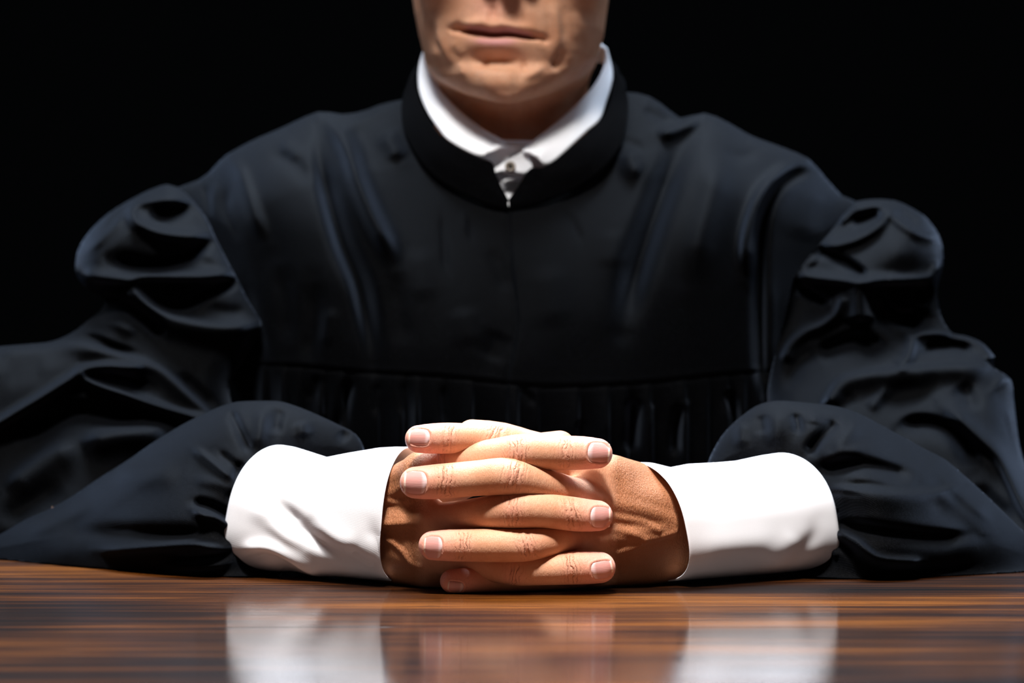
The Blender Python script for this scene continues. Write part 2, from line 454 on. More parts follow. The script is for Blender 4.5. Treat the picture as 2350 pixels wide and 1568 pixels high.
HAND_L = dict(   # hand on the left of the picture, fingertips pointing right
 fingers=[
  [(1371,1041,-2,8.0),(1340,1040,-4,8.8),(1300,1040,-6,9.1),(1245,1039,-8,9.0),(1192,1039,-8,9.7),(1120,1049,-3,9.1),(1050,1057,5,9.3),(1000,1070,12,10),(972,1085,18,11)],
  [(1371,1184,-6,8.1),(1345,1183,-8,8.6),(1315,1180,-9,9.0),(1245,1172,-12,9.1),(1182,1170,-13,9.9),(1110,1178,-6,8.7),(1040,1190,9,9.0),(1000,1194,19,9.6),(980,1192,26,11)],
  [(1377,1303,-6,8.2),(1350,1303,-7,8.7),(1315,1304,-8,8.7),(1245,1308,-8,8.1),(1180,1308,-6,8.3),(1110,1298,2,8),(1050,1288,15,9),(990,1275,27,11)],
  [(1330,1318,18,7),(1240,1320,22,7.4),(1150,1318,26,8),(1050,1318,28,9),(985,1312,32,10)]],
 thumb=[(1284,1025,31,8.6),(1255,1030,33,9),(1200,1040,37,9.5),(1110,1080,44,10.5),(1020,1115,50,12),(930,1160,64,14)],
 palm=[[(972,1085,18,11),(930,1106,33,11),(890,1132,55,11),(790,1160,95,13)],
       [(980,1192,25,11),(935,1190,32,12),(885,1188,50,12),(780,1180,92,14)],
       [(990,1275,26,11),(940,1262,34,12),(890,1252,52,12),(780,1220,92,14)],
       [(985,1312,32,9),(940,1302,43,10.5),(890,1292,58,12),(780,1255,96,13)],
       [(950,1240,54,15),(860,1230,80,18),(700,1190,125,20)]],
 veins=[[(890,1238),(905,1247),(925,1266),(945,1292),(965,1300)],[(884,1203),(905,1203),(940,1200)],[(888,1150),(915,1152),(940,1148)]],
 tendons=[[(980,1192),(930,1196),(870,1196)],[(972,1095),(930,1120),(880,1140)]],
 box=None)

NAILS = [  # owner, centre x, y, half length, half height (px), tilt deg (image), direction of the tip
 ('R', 962.5, 1004, 25.5, 20.5, 4, -1), ('R', 954, 1108, 27.5, 26.5, 2, -1), ('R', 994.5, 1256, 22, 25.5, 3, -1), ('R', 1046, 1346, 19, 12.5, 8, -1),
 ('L', 1373.5, 1039, 26.5, 23.5, 4, 1), ('L', 1377.5, 1187, 24, 24.5, 2, 1), ('L', 1381, 1308, 26, 21, -10, 1)]
JOINTS = [  # owner, x, y, half height px, angle deg, strength, spread mm
 ('R',1028,1007,36,8,.8,3.2),('R',1137,1004,34,20,.9,3.6),('R',1024,1104,40,3,1.,3.6),('R',1180,1090,40,10,.8,4.2),('R',1062,1252,38,0,.85,3.2),('R',1210,1250,38,-20,.9,3.4),
 ('L',1302,1040,40,0,.6,3.2),('L',1188,1038,40,0,.8,4.2),('L',1312,1180,40,-8,1.,3.6),('L',1178,1170,42,0,.7,4.2),('L',1312,1306,36,-10,.9,3.4),('L',1178,1322,30,10,.9,3.6),
 ('L',1010,1055,44,0,.5,5)]

def build_hand(spec, key):
    if key == 'R': lo, hi = P(905, 900, .12), P(1740, 1400, .12)
    else: lo, hi = P(660, 900, .12), P(1440, 1400, .12)
    f = Field((lo[0] * 1000 - 4, -30, -4), (hi[0] * 1000 + 4, 150, 106), .62)
    for ch in spec['palm']:
        p, r = W3(ch); f.chain(p, r, 11, 12)
    p, r = W3(spec['thumb']); f.chain(p, r, 8, 12)
    for ch in spec['fingers']:
        p, r = W3(ch); f.chain(p, r, 4.5, 26)
    for v in spec['tendons']:
        c = catmull(v, 14); y = f.trace(c[:, 0], c[:, 1], -28, 120); ok = ~np.isnan(y)
        if ok.sum() > 3:
            q = P(c[ok, 0], c[ok, 1], (y[ok] + 2.4) / 1000) * 1000; f.chain(q, np.full(len(q), 2.6), 4, 14)
    for v in spec['veins']:
        c = catmull(v, 16); y = f.trace(c[:, 0], c[:, 1], -28, 120); ok = ~np.isnan(y)
        if ok.sum() > 3:
            q = P(c[ok, 0], c[ok, 1], (y[ok] + .6) / 1000) * 1000; f.chain(q, np.full(len(q), 1.35), 2.2, 16)
    V, Q = f.mesh()
    nrm = vnormals(V, Q)
    if (nrm * (V - V.mean(0))).sum() < 0: Q = Q[:, ::-1]; nrm = -nrm
    px, py = to_px(V / 1000)
    front = np.clip(-nrm[:, 1] * 1.6, 0, 1)
    # nail beds
    for o, cx, cy, hx, hy, a, s in NAILS:
        if o != key: continue
        ca, sa = math.cos(math.radians(a)), math.sin(math.radians(a))
        u = ((px - cx) * ca + (py - cy) * sa) / hx; v = (-(px - cx) * sa + (py - cy) * ca) / hy
        rho = (np.abs(u) ** 3 + np.abs(v) ** 3) ** (1 / 3)
        near = (V[:, 1] < 8)
        dz = -.75 * (1 - np.clip((rho - .82) / .22, 0, 1)) + .32 * np.exp(-((rho - 1.12) / .12) ** 2) * (np.where(s * u > .75, .3, 1.))
        V = V + nrm * (dz * near * np.clip(-nrm[:, 1] * 3, 0, 1))[:, None]
    # joints: shallow dimples and raised pads, plus the crease attributes
    ws = np.zeros(len(V)); wm = np.zeros(len(V))
    for o, cx, cy, hh, a, st, sp in JOINTS:
        if o != key: continue
        ca, sa = math.cos(math.radians(a)), math.sin(math.radians(a))
        u = ((px - cx) * ca + (py - cy) * sa) / 4.33; v = (-(px - cx) * sa + (py - cy) * ca)
        m = st * np.exp(-(u / (sp * 1.35)) ** 2) * np.clip(1.25 - (v / hh) ** 4, 0, 1) * front * (V[:, 1] < 14)
        k = m > wm; ws[k] = u[k]; wm[k] = m[k]
        V = V + nrm * (m * (.30 * np.cos(u * 1.5)))[:, None]
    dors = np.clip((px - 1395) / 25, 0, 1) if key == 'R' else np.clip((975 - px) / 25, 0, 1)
    tips = np.zeros(len(V))
    for ch in spec['fingers']:
        c = P(ch[0][0], ch[0][1], ch[0][2] / 1000) * 1000
        tips = np.maximum(tips, np.exp(-((np.linalg.norm(V - c, axis=1) - 4).clip(0) / 12) ** 2))
    for o, cx, cy, hh, a, st, sp in JOINTS:
        if o == key: tips = np.maximum(tips, .45 * np.exp(-(((px - cx) / 26) ** 2 + ((py - cy) / 26) ** 2)) * front)
    return f, V / 1000, Q, dict(ws=ws, wm=wm, dorsum=dors, pink=tips, lip=0 * ws, stubble=0 * ws)

def build_nail(f, cx, cy, hx, hy, a, s, parent):
    nu, nv = 22, 18
    g = np.linspace(-1, 1, nu); h = np.linspace(-1, 1, nv); U, V_ = np.meshgrid(g, h, indexing='ij')
    # square grid squeezed to a rounded plate: rounder towards the cuticle
    R = np.where(U * s > 0, .10, .26)
    x = U * (1 - R * V_ ** 2 * .55); y = V_ * (1 - R * U ** 4 * .9)
    ca, sa = math.cos(math.radians(a)), math.sin(math.radians(a))
    px = cx + (x * hx * ca - y * hy * sa); py = cy + (x * hx * sa + y * hy * ca)
    d = f.trace(px.ravel(), py.ravel(), -32, 25).reshape(px.shape)
    row = np.nanmin(np.where(np.isnan(d), 99, d), axis=1); d = np.where(np.isnan(d), 6, d)
    # smooth the plate and curve it across
    for _ in range(14):
        dp = np.pad(d, 1, mode='edge'); d = (2 * d + dp[2:, 1:-1] + dp[:-2, 1:-1] + dp[1:-1, 2:] + dp[1:-1, :-2]) / 6
    lift = .15 + .25 * (1 - V_ ** 2)
    lift = lift - np.where(U * s < -.8, (np.abs(U) - .8) * 3.0, 0) - np.abs(V_) ** 8 * .7
    Y = (d - lift) / 1000
    A = P(px, py, Y).reshape(-1, 3); B = P(px, py, Y + .0006).reshape(-1, 3)
    q = grid_quads(nu, nv); n = nu * nv
    edge = np.concatenate([np.arange(nv), np.arange(1, nu) * nv + nv - 1, (nu - 1) * nv + np.arange(nv - 2, -1, -1), np.arange(nu - 2, 0, -1) * nv])
    e2 = np.roll(edge, -1)
    side = np.stack([edge, e2, e2 + n, edge + n], -1)
    VV = np.concatenate([A, B]); QQ = np.concatenate([q[:, ::-1], q + n, side])
    me = mesh_np('fingernail', VV, QQ); uu = (U * s * .5 + .5).ravel()
    attr(me, 'u', np.r_[uu, uu])
    return link('fingernail', me, nail, parent, sub=1)
# ---------------------------------------------------------------- head and neck
HEADY = .428
def build_head():
    O = P(1172, 235, .34); O = np.array([O[0] * (1.28 + HEADY) / 1.62, HEADY, O[2]]) * 1000
    f = Field((-92, -128, -120), (92, 122, 236), 1.25)
    zk = np.array([-12, -6, 0, 3, 9, 21, 37, 55, 70, 100, 140, 170, 200, 218, 228])
    ak = np.array([4, 10, 16, 22, 35, 50, 60, 65, 67.5, 72, 75, 73, 58, 34, 8])
    bz = np.array([-12, -6, 0, 5, 12, 20, 28, 40, 60, 80, 110, 150, 180, 205, 222])
    bk = np.array([50, 82, 88, 90.5, 91, 88.5, 84.5, 86, 87, 86, 86, 90, 84, 60, 20])
    xk = np.array([-3, -3, -3, -2.5, -2.5, -1.5, 0, .5, 0, 0, 0, 0, 0, 0, 0.])
    X = f.ax[0][:, None, None]; Y = f.ax[1][None, :, None]; Z = f.ax[2][None, None, :]
    a = np.interp(Z, zk, ak); bf = np.interp(Z, bz, bk); xc = np.interp(Z, zk, xk)
    bb = np.interp(Z, [-10, 60, 120, 170, 205, 224], [60, 92, 104, 98, 66, 15])
    b = np.where(Y < 0, bf, bb)
    px_ = np.where(Y < 0, 2.35, 2.1)
    r = (np.abs((X - xc) / a) ** px_ + np.abs(Y / b) ** px_) ** (1 / px_)
    D = ((r - 1) * np.minimum(a, b) * .9)
    D = np.maximum(D, Z - 226)
    pl = (-(Z + 4.6) + .34 * (Y + 84)) * .94          # underside of the jaw
    h = np.maximum(9 - np.abs(D - pl), 0) / 9; D = np.maximum(D, pl) + h * h * 9 * .25
    D = np.maximum(D, -Z - 10)
    f.F[:] = D.astype(np.float32)
    f.chain([(0, 34, -118), (0, 30, -50), (0, 24, 40)], [58, 54, 56], 12, 6, pad=12)
    f.ellipsoid((0, -26, -38), (11, 9, 15), 10)        # larynx
    f.chain([(-1, -84, 116), (-1, -93, 100), (-2, -100, 87)], [5, 6, 7], 9, 8)
    for s in (-1, 1):
        f.ellipsoid((s * 13 - 1.5, -88, 84), (7.5, 9, 7), 6)
        f.ellipsoid((s * 6 - 1.5, -93, 77), (3.4, 5, 4), 2, sign=-1)
        f.ellipsoid((s * 31, -84, 108), (15, 10, 10), 10, sign=-1)
        f.ellipsoid((s * 32, -82, 124), (20, 7, 5), 10)
        f.ellipsoid((s * 31, -72, 119.5), (15, 14, 8.5), 4); f.ellipsoid((s * 31, -72, 96), (15, 13.5, 8), 4)
        f.ellipsoid((s * 42, -60, 84), (20, 18, 14), 14)
        f.ellipsoid((s * 74, 10, 112), (5, 16, 28), 5)
        f.ellipsoid((s * 78, 4, 114), (5, 8, 18), 3, sign=-1)
    V, Q = f.mesh(); nrm = vnormals(V, Q)
    if (nrm * (V - V.mean(0))).sum() < 0: Q = Q[:, ::-1]; nrm = -nrm
    W = (V + O) / 1000
    px, py = to_px(W); fr = np.clip(-nrm[:, 1] * 1.5, 0, 1) * (V[:, 1] < -20)
    H = np.zeros(len(V))
    S = lambda *a: stroke(px, py, *a)
    H += S([(1050,62),(1088,57),(1108,55),(1130,62),(1155,60),(1200,70),(1235,81)], 4.6, 15, 8, .25)       # upper lip
    H += S([(1050,94),(1095,99),(1137,101),(1180,101),(1232,104)], 3.2, 14, 22, .45)              # lower lip
    H += S([(1036,71),(1085,76),(1130,82),(1165,80),(1205,85),(1248,92)], -8.5, 12, 4.0, .14)           # mouth line
    H += S([(1050,126),(1100,138),(1150,142),(1225,150)], -4.2, 22, 15, .4)                                # fold under the lip
    H += S([(1102,142),(1118,146)], -1.5, 9) + S([(1195,152),(1215,148)], -2, 10)
    H += S([(1090,184),(1140,178),(1195,184)], 4.2, 22, 30)                                 # chin boss
    H += S([(1132,8),(1131,45)], -1.3, 8) + S([(1112,20),(1114,55)], .9, 7) + S([(1150,20),(1152,56)], .9, 7)   # philtrum
    H += S([(1060,52),(1046,62),(1030,74)], -1.8, 8)                                        # mouth corners
    H += S([(1236,78),(1252,92),(1258,104)], -2.4, 8, 9)
    H += S([(985,40),(992,80),(1000,105),(1016,124)], -2.6, 9, 10)                           # creases left
    H += S([(1003,60),(1012,95),(1034,135),(1052,158)], 1.8, 12)
    H += S([(1058,140),(1062,175)], 1.2, 7)
    H += S([(1262,0),(1276,50),(1280,95),(1272,120)], 1.5, 11, 11)                            # creases right
    H += S([(1290,10),(1296,60),(1294,100)], -.9, 11) + S([(1253,20),(1262,70),(1262,108)], -.6, 10)
    H += S([(1298,110),(1288,128),(1276,148),(1262,158)], -2.6, 11, 11)
    H += S([(1318,120),(1305,150),(1290,172)], 1.6, 14)
    H += S([(1320,20),(1328,60),(1322,100)], .7, 16)
    H += S([(1196,182),(1225,168),(1250,150)], 1.6, 9)
    H += S([(1040,90),(1050,112),(1070,128)], 1.0, 12)
    H += S([(1180,330),(1195,345)], 0, 10)
    V = V + nrm * (H * fr)[:, None]
    for _ in range(1):
        pass
    W = (V + O) / 1000
    lip = np.clip((S([(1052,68),(1090,67),(1130,73),(1165,71),(1205,79),(1234,86)], 1.4, 7, 7, .15) + S([(1075,92),(1105,94),(1137,96),(1175,95),(1200,94)], 1.3, 7, 9, .35)), 0, 1) * fr
    stub = np.clip((V[:, 2] < 66) & (V[:, 2] > -20), 0, 1) * fr * (1 - lip) * .5
    z = 0 * lip
    pink = .5 * np.exp(-(((px - 1130) / 60) ** 2 + ((py - 15) / 30) ** 2)) * fr
    return O, W, Q, dict(lip=lip, stubble=stub, pink=pink, ws=z, wm=z, dorsum=z)

def build_trunk():
    """shoulders, chest and arms that carry the garment"""
    f = Field((-400, 20, -60), (400, 580, 300), 5)
    f.ellipsoid((0, 455, 60), (150, 85, 190), 20)
    f.chain([(-150, 465, 190), (0, 465, 250), (150, 465, 180)], [28, 46, 28], 25, 10, pad=30)
    for arm in ([(560,560,440,24),(430,640,425,20),(300,760,375,17),(190,900,335,14),(90,1030,298,13),(60,1140,268,13)],
                [(60,1140,268,13),(180,1225,212,14),(400,1180,172,17),(600,1180,132,22),(740,1185,102,21)],
                [(1800,560,440,24),(1940,640,425,20),(2050,760,400,15),(2130,890,325,14),(2210,1010,288,13),(2280,1140,252,13)],
                [(2280,1140,252,13),(2160,1220,172,15),(1980,1210,128,18),(1850,1190,112,22),(1680,1185,86,21)]):
        p, r = W3(arm); p[:, 2] = np.maximum(p[:, 2], r + 1.5); f.chain(p, r, 10, 10, pad=20)
    V, Q = f.mesh(); n = vnormals(V, Q)
    if (n * (V - V.mean(0))).sum() < 0: Q = Q[:, ::-1]
    return V / 1000, Q
# ---------------------------------------------------------------- garment pieces
# -- torso
T_POLY = [(925,228),(905,232),(872,240),(830,256),(790,262),(765,260),(745,254),(722,259),(695,270),(640,296),(590,317),(540,343),(510,362),(490,385),(470,404),(440,420),(405,430),
          (392,470),(400,540),(430,640),(470,760),(500,900),(520,1050),(540,1250),(545,1700),(560,2100),(1180,2120),(1800,2100),(1815,1700),(1830,1250),(1850,1050),(1870,900),(1905,760),(1960,620),(1985,520),(1972,466),
          (1940,455),(1905,420),(1870,378),(1845,358),(1780,332),(1725,312),(1680,286),(1640,266),(1608,259),(1580,268),(1558,270),(1530,248),(1500,226),(1470,214),(1440,214),(1425,196),(1412,170),(1400,120),(960,120),(950,170),(942,205)]
T_MID = [(405,430,.43),(745,255,.44),(1170,150,.45),(1600,262,.44),(1960,462,.43),(500,900,.42),(1860,900,.42),(560,1500,.42),(1180,1500,.42),(1800,1500,.42),(1170,700,.43)]
T_SUR = [(1170,470,.347),(1170,600,.318),(1170,760,.300),(1170,900,.296),(980,430,.357),(1370,430,.357),(930,300,.395),(1440,300,.395),(800,420,.352),(1540,420,.352),(700,310,.385),(1650,320,.385),
         (600,450,.362),(1750,450,.362),(480,470,.395),(1890,500,.395),(600,650,.345),(1740,650,.345),(480,600,.385),(1880,620,.385),(600,900,.338),(1740,900,.338),(850,700,.312),(1450,700,.312),
         (1170,1200,.33),(700,1200,.345),(1640,1200,.345),(1170,1480,.37),(620,1450,.38),(1750,1450,.38)]
PLEAT_X = [560,612,655,692,742,790,868,925,960,1018,1085,1190,1240,1330,1400,1442,1495,1575,1625,1672,1712,1752,1800]
SEAM = [(560,836),(600,838),(700,843),(830,855),(1000,864),(1100,874),(1170,882),(1260,888),(1380,886),(1480,880),(1560,872),(1650,862),(1740,855),(1800,852)]
def torso_extra(x, y):
    sm = catmull(SEAM, 200); ys = np.interp(x, sm[:, 0], sm[:, 1])
    below = y - ys
    p = np.array(PLEAT_X) ; k = np.clip(np.searchsorted(p, x + (y - 860) * .02 * np.sin(x / 90)) - 1, 0, len(p) - 2)
    t = np.clip((x - p[k]) / (p[k + 1] - p[k]), 0, 1)
    depth = 5.5 + 3.0 * np.sin(k * 2.1)
    saw = (t ** 1.6 - .35) * depth
    H = np.where(below > 0, saw * np.clip(below / 90, .10, 1) * 2.0 - .8, 0)
    H += -2.4 * np.exp(-(below / 3.2) ** 2) + .4 * np.exp(-((below + 9) / 6) ** 2)
    # front placket: the right side laps over the left
    xc = np.interp(y, [470, 560, 620, 680, 740, 800, 880, 1500], [1169, 1171, 1176, 1184, 1189, 1180, 1164, 1160])
    u = x - xc; on = np.clip((y - 466) / 20, 0, 1)
    H += on * (1.8 / (1 + np.exp(-np.clip(u / 1.8, -30, 30))) * np.exp(-np.clip(u, 0, 400) / 60) - 2.0 * np.exp(-((u + 3) / 3.0) ** 2))
    return H
T_STR = [
 ([(742,262),(775,300),(800,350),(822,420),(850,490),(885,560),(905,620)], 15, 22, 20, .25),
 ([(735,285),(735,370),(755,460),(785,560),(825,660),(850,790),(856,840)], -14, 26, 18, .3),
 ([(520,360),(548,390),(565,440),(585,500),(610,560)], 7, 16, 22, .3), ([(640,330),(665,345),(690,368)], 5, 20, 14),
 ([(610,372),(650,362),(690,390),(720,430)], -5, 20, 20), ([(470,420),(478,470),(488,500)], -3, 7), ([(500,410),(490,470),(495,510)], 2.5, 8), ([(530,420),(520,480),(560,560)], -4, 12),
 ([(640,600),(660,700),(662,800)], -4, 25), ([(560,640),(575,720),(610,830)], -5, 16), ([(720,640),(720,760),(700,840)], -6, 22), ([(760,700),(745,800)], 4, 18),
 ([(880,300),(905,340),(918,370)], 7, 22), ([(770,300),(840,270),(905,240)], 4, 10, 14), ([(800,290),(840,330),(850,400)], -4, 22), ([(745,256),(780,285),(800,285)], -5, 8),
 ([(1610,265),(1575,285),(1535,302),(1500,304)], 12, 16, 12, .3), ([(1470,250),(1520,275),(1548,290)], -6, 12, 9), ([(1590,300),(1550,370),(1510,470),(1460,620),(1430,760)], -14, 30, 30, .3),
 ([(1440,340),(1450,380),(1475,400)], 7, 24), ([(1420,320),(1450,330),(1480,345)], -4, 10), ([(1400,520),(1400,620)], 2, 30),
 ([(1640,330),(1640,420),(1610,540),(1590,660)], 7, 35), ([(1655,345),(1700,360),(1740,345)], -3, 14), ([(1690,300),(1760,335),(1835,372)], 4, 10, 26),
 ([(1830,375),(1790,400),(1750,440),(1725,500),(1712,560),(1712,640)], 13, 30, 14, .22),
 ([(1868,392),(1825,402),(1785,432),(1760,480),(1748,540),(1744,640),(1744,760),(1748,900)], -13, 12, 13, .12),
 ([(1880,420),(1860,480),(1840,560)], 5, 30), ([(1770,620),(1770,760),(1760,860)], 3, 12),
 ([(1015,480),(1018,540),(1022,600),(1030,640)], -2.6, 8), ([(1062,480),(1066,540)], 2.0, 8), ([(1078,500),(1084,560)], -1.8, 7), ([(1300,480),(1318,520),(1335,560)], -2, 8),
 ([(1125,560),(1150,620),(1165,680)], -3, 20), ([(1150,760),(1120,830)], -5, 26), ([(1060,700),(1080,800)], 3, 30), ([(1250,600),(1270,760)], 3, 40),
 ([(1455,912),(1452,960),(1445,1040)], -11, 15, 13, .2), ([(1562,925),(1552,990),(1550,1050)], -9, 12, 12, .2), ([(1668,895),(1685,950),(1690,1000)], -7, 12, 10, .2), ([(800,868),(788,930),(775,1000)], -9, 13, 12, .2), ([(866,876),(862,960)], -5, 8), ([(1016,880),(1015,980)], -6, 8), ([(925,872),(918,960)], -5, 8), ([(1195,890),(1230,930)], -4, 8), ([(735,858),(712,930)], -6, 14), ([(960,560),(975,700)], 3, 30), ([(900,640),(930,800)], -3, 25),
]
T_STR = [(s[0], s[1] * (1.35 if abs(s[1]) > 6 else .8)) + tuple(s[2:]) for s in T_STR]
# -- upper sleeve, left of the picture
LU_POLY = [(408,430),(395,426),(380,423),(358,430),(336,439),(305,455),(277,471),(248,490),(221,514),(202,535),(186,558),(177,580),(173,601),(173,620),(178,636),(190,653),(205,665),(225,676),(238,690),(236,706),(222,720),(208,730),(190,745),(174,758),(145,774),(111,785),(60,790),(0,795),(-60,802),(-110,850),(-130,1000),(-130,1200),(-60,1262),(100,1262),(300,1260),(480,1220),(560,1080),(545,980),(530,920),(532,880),(556,830),(585,785),(601,746),(590,722),(570,690),(545,641),(520,595),(495,546),(478,508),(458,478),(432,448)]
LU_MID = [(405,430,.412),(180,600,.39),(600,745,.335),(495,545,.37),(0,795,.31),(-110,1000,.28),(530,900,.33),(300,1250,.24),(560,1080,.3)]
LU_SUR = [(400,500,.358),(300,560,.335),(450,620,.335),(300,640,.33),(400,740,.315),(540,740,.322),(470,680,.325),(350,830,.295),(200,830,.284),(50,880,.262),(300,960,.258),(100,1000,.25),(450,850,.30),(0,1150,.222),(200,1150,.222),(450,960,.28),(400,1150,.25)]
LU_STR = [
 ([(446,466),(400,458),(356,459),(318,466),(302,484),(312,508),(340,525),(376,537),(430,543),(490,542)], 11, 11, 13, .12),
 ([(335,492),(380,492),(420,482),(445,476)], -13, 13, 16), ([(330,522),(380,536),(440,540),(486,542)], 7, 18, 22, .3),
 ([(398,434),(350,447),(312,456),(270,492),(240,530)], -7, 7, 7, .2), ([(400,430),(350,438),(300,460),(255,492),(215,540)], 3, 6),
 ([(300,480),(262,520),(225,555),(192,582)], 6, 10, 26, .3), ([(438,462),(462,492),(480,520),(494,545)], 5, 12, 5, .2),
 ([(492,548),(455,575),(420,592),(356,612),(285,602),(250,596)], -15, 12, 17, .22),
 ([(430,560),(500,600),(520,625)], 4, 14), 
 ([(183,622),(198,633),(221,639),(293,642),(340,636),(400,637),(460,637),(541,634)], 15, 17, 9, .08),
 ([(548,644),(510,660),(474,676),(425,702),(380,700),(330,672)], -17, 10, 20, .15),
 ([(270,648),(297,655),(318,680),(336,697),(376,724),(415,738),(480,750),(540,752),(598,746)], 15, 13, 36, .15),
 ([(225,690),(275,696),(320,722),(352,748),(374,778)], -19, 16, 16, .2),
 ([(470,705),(520,715),(570,715)], -3, 14, 14), ([(598,748),(570,800),(540,850)], -5, 10, 16, .3),
 ([(-20,798),(60,792),(111,787),(150,786),(190,793),(237,806),(290,818),(336,832),(370,850),(395,870),(432,905),(475,945),(520,1000)], 9, 6, 26, .08),
 ([(170,768),(215,778),(262,800),(320,815)], -8, 10, 8), ([(400,856),(450,900),(500,950)], -7, 18, 8),
 ([(215,732),(260,740),(320,770)], 5, 14, 14),
 ([(-40,990),(0,968),(40,944),(82,919),(112,900),(143,880),(165,866),(184,852),(205,844),(240,841),(290,843),(338,843)], 15, 9, 15, .08),
 ([(183,852),(188,864),(206,876),(240,890),(277,902),(316,916),(356,930),(395,942),(435,954),(500,975)], 14, 9, 12, .1),
 ([(222,858),(260,862),(300,872),(350,890)], -12, 9, 14), ([(30,1010),(90,975),(150,950),(210,945),(280,955),(340,970)], -17, 22, 24, .25),
 ([(180,1020),(250,1000),(310,992),(400,995)], 14, 18, 40, .25), ([(10,1130),(60,1085),(110,1050),(180,1015)], 8, 18, 40, .25),
 ([(0,1200),(80,1150),(150,1110)], -5, 25), ([(0,860),(60,850),(110,840)], -3, 30),
]
# -- forearm sleeve, left
LF_POLY = [(838,1060),(833,1023),(813,994),(775,974),(735,955),(700,940),(670,929),(640,921),(600,920),(560,921),(535,924),(500,935),(470,949),(430,968),(392,990),(350,1016),(306,1047),(268,1072),(229,1096),(192,1121),(155,1145),(108,1170),(61,1190),(0,1224),(-60,1250),(-130,1262),(-120,1272),(-60,1277),(0,1286),(50,1293),(100,1299),(200,1306),(300,1313),(400,1319),(500,1325),(562,1328),(640,1322),(650,1250),(640,1180),(680,1110),(760,1080)]
LF_MID = [(633,921,.175),(838,1060,.16),(392,990,.20),(155,1145,.225),(0,1224,.215),(-120,1265,.225),(0,1286,.191),(200,1306,.139),(400,1319,.101),(562,1328,.079),(640,1250,.11)]
LF_SUR = [(600,985,.135),(720,1000,.15),(450,1060,.128),(560,1120,.106),(515,1180,.098),(440,1200,.090),(480,1280,.078),(300,1150,.135),(300,1230,.112),(300,1290,.113),(180,1200,.165),(150,1270,.148),(40,1255,.185),(620,1180,.125),(620,1290,.11),(400,1290,.09)]
LF_STR = [
 ([(528,940),(540,965),(556,1000),(576,1040)], -7, 9, 12, .2), ([(600,930),(598,985),(588,1035)], 5, 16), ([(650,935),(636,965),(634,1000)], -6, 12, 20), ([(690,965),(700,1005)], 5, 16), ([(780,990),(800,1010)], -4, 14),
 ([(440,1025),(486,1062),(515,1085),(545,1104)], 6, 8, 10, .25), ([(500,1035),(530,1060),(556,1080)], -4, 8), ([(440,1100),(500,1110),(540,1125)], 3, 14),
 ([(440,1152),(480,1160),(520,1180),(536,1188)], -9, 10, 11, .2), ([(440,1168),(465,1182),(500,1190),(534,1214)], 9, 8, 10, .2),
 ([(180,1225),(280,1222),(380,1226),(460,1228),(510,1240)], -9, 18, 18, .3),
 ([(215,1264),(290,1262),(360,1256),(440,1250),(490,1258),(520,1256),(540,1236)], 9, 11, 11, .2), ([(380,1278),(450,1280),(535,1268)], -7, 8, 8),
 ([(360,1302),(430,1303),(500,1298),(545,1282)], 6, 8, 8), ([(250,1070),(330,1090),(420,1090)], 5, 30), ([(60,1225),(130,1195),(220,1150)], 4, 24, 18), ([(536,1130),(520,1150)], -3, 8),
 ([(548,1205),(530,1218)], -4, 6), ([(545,1160),(525,1168)], 3, 6), ([(560,1060),(545,1080),(540,1110)], -5, 9),
]
# -- forearm sleeve, right
RF_POLY = [(1620,1090),(1626,1058),(1642,1024),(1659,997),(1685,969),(1715,945),(1735,932),(1756,924),(1780,920),(1804,920),(1850,924),(1897,929),(1930,935),(1962,945),(2005,966),(2047,989),(2090,1012),(2127,1033),(2158,1048),(2184,1066),(2225,1102),(2265,1138),(2308,1180),(2350,1220),(2410,1270),(2440,1300),(2420,1307),(2350,1313),(2270,1318),(2180,1324),(2100,1328),(2000,1332),(1900,1334),(1840,1330),(1790,1300),(1780,1200),(1740,1110),(1680,1090)]
RF_MID = [(1804,920,.165),(1620,1090,.15),(2047,989,.175),(2265,1138,.165),(2430,1300,.135),(1900,1334,.070),(2100,1328,.080),(2350,1313,.112),(1790,1200,.12)]
RF_SUR = [(1930,1200,.086),(1985,1200,.068),(1900,1100,.10),(2000,1290,.066),(2100,1210,.074),(2200,1250,.088),(2300,1270,.112),(2350,1250,.13),(1800,980,.128),(1700,1010,.138),(1900,1010,.115),(1990,1060,.098),(2080,1100,.102),(2180,1150,.115),(2200,1300,.092),(1850,1250,.10),(2060,1030,.13)]
